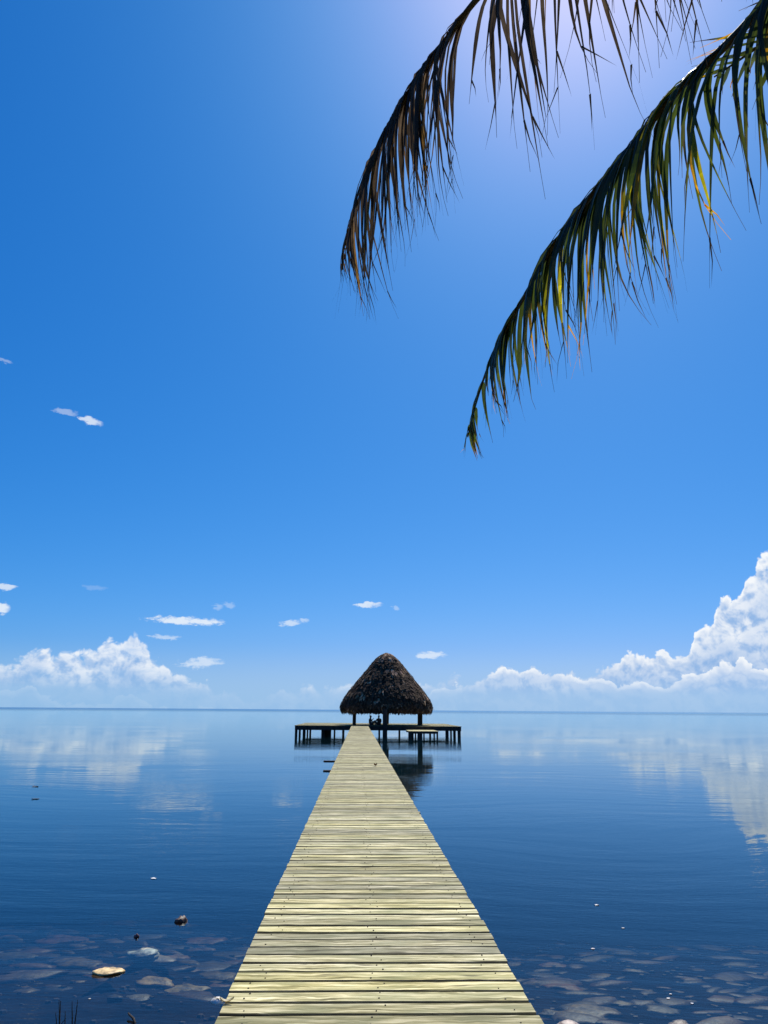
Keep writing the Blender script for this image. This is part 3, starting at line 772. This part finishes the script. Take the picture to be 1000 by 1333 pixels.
# dry frond arching over the top of the frame (left)
A = [(1290,-330,4.6),(1170,-330,4.55),(1050,-290,4.5),(930,-235,4.5),(830,-180,4.5),(740,-115,4.55),(672,-52,4.6),(620,0,4.68),(576,58,4.8),(547,97,4.9),(521,140,5.0),(503,173,5.1),(483,216,5.2),(468,257,5.3),(456,293,5.4),(447.6,325,5.48),(446,351,5.54)]
def keepA(u):
    return interp([(0,.5),(.30,.45),(.45,.50),(.48,.12),(.54,.12),(.57,.95),(.78,.9),(.84,.42),(1,.45)], u)*max(.35, min(1, 1+1.0*noise.noise(Vector((u*24, 9, 0)))))
frond([at_d(*c) for c in A], lambda u: interp([(0,.6),(.2,1.1),(.4,1.28),(.52,1.12),(.60,1.0),(.7,1.0),(.8,1.05),(.87,.80),(.93,.45),(1,.10)], u), .020, pal_dry, M_frond_dry, keep=keepA, droop=.11, fwd=.9, side_angle=.25, up=-.12, kink=.8, width=.0108, lean=lambda u: .03+.42*max(0,u-.78)/.22)
# short green leaflets of a frond just entering the frame at the top right corner
Cc = [(1290,-330,4.6),(1220,-210,4.3),(1130,-80,4.1),(1050,10,4.1),(985,62,4.2),(930,100,4.35)]
frond([at_d(*c) for c in Cc], lambda u: interp([(0,.4),(.4,.42),(.8,.36),(1,.12)], u), .05, pal_green, M_frond_green, r0=.016, droop=2.2, fwd=.8, side_angle=.9, kink=.1, width=.011, up=.35)
# rest of the crown, out of frame
for dx_, dy_ in ((1,.35),(.9,-.35),(.55,-.85),(.05,-1),(-.45,-.9)):
    c = [CROWN, CROWN+Vector((dx_*.9, dy_*.9, .6)), CROWN+Vector((dx_*1.9, dy_*1.9, .7)), CROWN+Vector((dx_*2.9, dy_*2.9, .1)), CROWN+Vector((dx_*3.4, dy_*3.4, -.7))]
    frond(c, lambda u: interp([(0,.4),(.3,.9),(.7,.7),(1,.2)], u), .06, pal_green, M_frond_green, droop=.3)

# ------------------------------------------------------------------ stones under and at the edge of the water
def m_stone(name, wetline=True):
    m, t, o = material(name)
    b = t.new('ShaderNodeBsdfPrincipled'); a = t.new('ShaderNodeVertexColor', layer_name='tint'); g = t.new('ShaderNodeNewGeometry')
    n = t.noise(g.outputs['Position'], 7, 6, .65)
    hsv = t.new('ShaderNodeHueSaturation'); t.put(hsv.inputs['Color'], a.outputs[0]); t.put(hsv.inputs['Value'], t.lin(n, .36, .64, .22, 1.5))
    t.put(b.inputs['Base Color'], hsv.outputs[0]); b.inputs['Roughness'].default_value = .5
    bp = t.new('ShaderNodeBump'); bp.inputs['Distance'].default_value = .015; t.put(bp.inputs['Height'], n); t.put(b.inputs['Normal'], bp.outputs[0])
    t.l.new(b.outputs[0], o.inputs[0]); return m
M_stone = m_stone('mottled_shore_stone')
def stone(loc, sx, sy, sz, col, rz, name='stone', sub=3):
    bm = bmesh.new(); bmesh.ops.create_icosphere(bm, subdivisions=sub, radius=1)
    sd_ = random.uniform(0, 100)
    for v in bm.verts:
        d = v.co.normalized(); k = 1+.42*noise.noise(d*1.3+Vector((sd_,0,0)))+.20*noise.noise(d*2.8+Vector((0,sd_,0)))+.05*noise.noise(d*8+Vector((0,0,sd_)))
        v.co = Vector((d.x*k*sx, d.y*k*sy, d.z*k*sz*.85))
    me = bpy.data.meshes.new(name); bm.to_mesh(me); bm.free()
    me.polygons.foreach_set('use_smooth', [True]*len(me.polygons))
    ca = me.color_attributes.new('tint', 'FLOAT_COLOR', 'CORNER'); ca.data.foreach_set('color', [*col, 1.0]*len(me.loops))
    me.materials.append(M_stone); o = bpy.data.objects.new(name, me); COL.objects.link(o)
    o.location = loc; o.rotation_euler = (0, 0, rz); return o
RED, OLV, TAN, GRY = (.155,.070,.036), (.125,.085,.026), (.28,.185,.07), (.085,.070,.040)
def bedpoint(px, py):               # where the line of sight meets the sea bed
    z = -.3
    for _ in range(8):
        p = at_z(px, py, z); z = bed_z(p.x, p.y)
    return p
# stones the photo shows clearly: x, y, half width px, colour, height factor, label
KEY = [(413/1000*340,1130+398/1000*340,17,(.80,.56,.24),'emergent','pale yellow stone just breaking the water surface left of the pier'),
 (195,1278,26,TAN,'sub','tan leaf-shaped flat stone under the water, just below the wet ripple stone'),
 (243,1289,24,(.26,.19,.08),'sub','olive rounded stone under the water closest to the left pier edge'),
 (101,1256,34,OLV,'sub','long olive slab under the water left of the yellow stone'),
 (80,1226,30,RED,'sub','long reddish slab under the water at the far left group'),
 (177,1300,18,GRY,'sub','small grey green oval stone under the water below the tan flat stone'),
 (18,1247,26,GRY,'sub','grey flat stone under the water at the left picture edge'),
 (222,1248,20,(.25,.16,.13),'sub','pinkish flat stone under the water, right of the wet ripple stone'),
 (12,1220,10,(.26,.14,.10),'sub','small round reddish stone nearest the left picture edge'),
 (285,1272,22,OLV,'sub','dull olive stone under the water touching the pier shadow'),
 (200,1265,24,(.14,.11,.07),'sub','dark brown broad stone under the water above the tan flat stone'),
 (262,1226,26,RED,'sub','long reddish stone under the water near the pier, farther out than the olive one'),
 (740,1333,15,(.42,.33,.27),'emergent','pale brown stone poking out at the bottom beside the right pier edge'),
 (885,1333,14,(.10,.075,.06),'emergent','dark wet stone poking out of the water at the bottom right'),
 (727,1322,20,OLV,'sub','dark olive boulder under the water beside the right pier corner'),
 (775,1320,34,(.19,.14,.08),'sub','broad brown slab under the water between the two exposed right stones'),
 (810,1308,14,OLV,'sub','small olive stone under the water above the broad brown slab'),
 (860,1316,20,GRY,'sub','grey brown stone under the water just left of the dark wet stone'),
 (720,1258,18,RED,'sub','reddish stone under the water close to the right pier edge'),
 (733,1287,22,RED,'sub','dull red flat stone under the water right of the pier, below the others')]
used = []
for px, py, hw, col, mode, lab in KEY:
    if mode == 'emergent':
        p = at_z(px, py+ (3 if py > 1300 else 0), 0); w_ = hw*p.y/1000
        zb = bed_z(p.x, p.y); h = (-zb)+.045
        o = stone((p.x, p.y, .003), w_*.95, w_*.75, .026+w_*.06, col, random.uniform(-.3,.3))
    else:
        p = bedpoint(px, py); w_ = hw*p.y/1000
        o = stone((p.x, p.y, bed_z(p.x, p.y)+.0), w_, w_*random.uniform(.5,.7), w_*random.uniform(.10,.16)+.015, tuple(c*1.45 for c in col), random.uniform(-.3,.3))
    tag(o, lab, 'stone', 'stones in the shallows'); used.append((p.x, p.y, w_))
k = 0; tries = 0
while k < 240 and tries < 5000:
    tries += 1
    left = random.random() < .62
    px, py = (random.uniform(-60, 330), random.choice((random.uniform(1188,1290), random.uniform(1195,1280), random.uniform(1225,1300)))) if left else (random.uniform(660, 1050), 1338-110*random.random()**.9)
    p = bedpoint(px, py); w_ = random.choice((random.uniform(.05,.12), random.uniform(.08,.20), random.uniform(.12,.26)))
    if any((p.x-a)**2+(p.y-b)**2*1.5 < (w_+c)**2*.38 for a, b, c in used): continue
    if abs(p.x-XC) < .8: continue
    used.append((p.x, p.y, w_)); q_ = random.uniform(.25,1.1)
    col = lerp(random.choice([RED, RED, OLV, GRY, (.18,.115,.060)]), (.12,.09,.07), random.random()*.6)
    o = stone((p.x, p.y, bed_z(p.x, p.y)-.01), w_*random.uniform(1.0,1.7), w_*random.uniform(.40,.85), w_*random.uniform(.07,.22)+.012, tuple(c*q_*1.25 for c in col), random.uniform(-.6,.6), sub=2)
    red = col[0] > col[1]*1.45
    tag(o, 'dim %s stone lying under the shallow water %s of the pier' % ('reddish brown' if red else 'olive grey', 'left' if left else 'right'), 'stone',
        '%s submerged stones %s of the pier' % ('reddish' if red else 'olive grey', 'left' if left else 'right'))
    k += 1
# pebbles
mb = MB()
for _ in range(2600):
    y = random.uniform(3.6, 13); x = random.uniform(-9, 9)
    r = random.uniform(.015,.05); z = bed_z(x, y); c = lerp(RED, GRY, random.random()); c = lerp(c, (.02,.017,.015), .35+random.random()*.6)
    vs = []
    a0 = random.uniform(0, 6)
    for i in range(6): a = a0+i*math.pi/3; rr = r*random.uniform(.8,1.2); vs.append((x+rr*math.cos(a), y+rr*.8*math.sin(a), z))
    for i in range(6): a = a0+i*math.pi/3; rr = r*random.uniform(.5,.75); vs.append((x+rr*math.cos(a), y+rr*.8*math.sin(a), z+r*.5))
    mb.add(vs, [(i, (i+1)%6, 6+(i+1)%6, 6+i) for i in range(6)]+[tuple(range(6,12))], c)
tag(mb.build('pebbles', M_stone), 'small dark pebbles covering the bed of the shallow water', 'pebbles', kind='stuff')
# wet stone with ripples and the dark jagged stone farther out
p = at_z(188, 1236, 0)
o = stone((p.x, p.y, -.045), .17, .12, .052, (.42,.41,.30), .2)
tag(o, 'pale wet stone awash in the water with ripples around it', 'stone', 'stones in the shallows')
p = at_z(236, 1199, 0)
o = stone((p.x, p.y, -.02), .075, .06, .085, (.14,.075,.05), .4, 'rock'); tag(o, 'small jagged dark brown rock standing out of the water left of the pier', 'rock')
for v in o.data.vertices: v.co += Vector((0,0,.03*noise.noise(v.co*22)))+Vector((.02*noise.noise(v.co*30),0,0))
p = at_z(178, 1219.5, 0)
o = stone((p.x, p.y, -.005), .028, .025, .04, (.07,.03,.03), .2, 'coconut_husk'); tag(o, 'tiny dark round husk floating just above the wet ripple stone', 'husk')
# thin ring of ripples raised round the wet stone
# pale shell at the left edge of the pier
p = at_z(279.5, 1305.5, .12)
mb = MB(); vs = []; n1_, n2_ = 14, 7
for i in range(n2_+1):
    a = math.pi/2*i/n2_
    for k in range(n1_):
        th = 2*math.pi*k/n1_; r = (1+.10*math.cos(7*th))*math.cos(a)
        vs.append((.027*r*math.cos(th)*(1.25), .03*r*math.sin(th), .026*math.sin(a)))
fs = [(i*n1_+k, i*n1_+(k+1)%n1_, (i+1)*n1_+(k+1)%n1_, (i+1)*n1_+k) for i in range(n2_) for k in range(n1_)]+[tuple(range(n1_))[::-1]]
mb.add(vs, fs, (.78,.74,.66))
p = at(283, 1305.5, at_z(288, 1306, DZ).y)
sh = mb.build('shell', m_simple('bleached_shell', (.62,.57,.48), (.85,.82,.75), 14, .45), smooth=True)
sh.location = (p.x, at_z(288, 1306, DZ).y, DZ+.004); sh.rotation_euler = (0, 0, .3)
tag(sh, 'white scalloped shell lying on the left edge of the pier boards', 'shell')
q_ = at_z(295, 1307, DZ)
lf = leaf_obj('dry_leaf', (q_.x, q_.y, DZ+.006), .075, .016, .1, m_leaf('pale_dry_leaf', .2, .6, .3, 1.2), .5, 'pale yellowish dry leaf lying beside the white shell on the boards', 'leaf')
ca = lf.data.color_attributes['tint']; ca.data.foreach_set('color', [.75,.66,.42,1.0]*len(ca.data))

# thin bare stems standing in the water at the bottom left, and a loose stick
g0 = at_z(86, 1333, 0)
reed = empty('bare_shrub', (g0.x, g0.y, bed_z(g0.x, g0.y)), 'bare dark stems standing out of the water at the bottom left corner', 'plant')
for px, pt in ((76,1302),(79,1303),(93,1303),(101,1301),(72,1318),(84,1316)):
    b0 = at_z(px, 1345, 0); tp = at(px+random.uniform(-1,1), pt, b0.y+random.uniform(-.03,.03))
    mb = MB(); z0 = Vector((b0.x, b0.y, bed_z(b0.x, b0.y)))
    mid = z0.lerp(tp, .5)+Vector((random.uniform(-.02,.02), random.uniform(-.02,.02), 0))
    mb.tube([z0, mid, tp], [.007,.006,.002], 6)
    if px in (79, 84): mb.tube([mid, mid+Vector((.05,0,.06))], [.004,.0015], 5)
    mb.build('stem', M_pile, reed)
a, b_ = at_z(167, 1319, .03), at_z(177, 1337, -.02)
mb = MB(); mb.tube([a, a.lerp(b_, .5)+Vector((.012,0,.01)), b_], [.007,.011,.013], 8)
tag(mb.build('stick', M_pile, smooth=True), 'short dark stick slanting out of the water at the bottom, left of the pier', 'stick')

# flecks floating on the water
def fleck(px, py, r, col, label, name='floating_leaf', cat='leaf'):
    p = at_z(px, py, .004); mb = MB(); n_ = 9
    vs = [(r*random.uniform(.8,1.2)*1.3*math.cos(2*math.pi*i/n_), r*random.uniform(.8,1.2)*math.sin(2*math.pi*i/n_), random.uniform(0, r*.3)) for i in range(n_)]
    vs += [(x*.9, y*.9, z-.006) for x, y, z in vs]
    mb.add(vs, [tuple(range(n_)), tuple(range(2*n_-1, n_-1, -1))]+[(i, n_+i, n_+(i+1)%n_, (i+1)%n_) for i in range(n_)], col)
    o = mb.build(name, M_stone); o.location = p; tag(o, label, cat); return o
fleck(200,1143.5,.035,(.75,.74,.70),'whitish leaf floating on open water left of the pier, farthest of the pale flecks')
fleck(117,1300,.010,(.8,.78,.7),'tiny white speck floating above the bare stems')
fleck(777,1178,.022,(.8,.78,.74),'lone white petal floating on open water right of the pier','floating_petal','petal')
fleck(811,1208,.016,(.5,.5,.48),'dim grey petal floating below the lone white petal','floating_petal','petal')
fleck(772,1235,.016,(.55,.5,.5),'dull pinkish petal floating in the shallows nearest the right pier edge','floating_petal','petal')
fleck(873,1294,.010,(.8,.78,.74),'upper white fleck of the two floating close together at the lower right','floating_petal','petal')
fleck(870,1299.5,.012,(.85,.82,.78),'brighter lower white fleck of the two floating close together at the lower right','floating_petal','petal')
fleck(901,1306,.011,(.75,.73,.7),'single pale fleck floating rightmost in the lower right shallows','floating_petal','petal')
fleck(46,1024,.09,(.02,.018,.015),'dark floating clump of weed on the left water, the farther of two','floating_weed','weed')
fleck(46,1040,.09,(.02,.018,.015),'dark floating clump of weed on the left water, the nearer of two','floating_weed','weed')
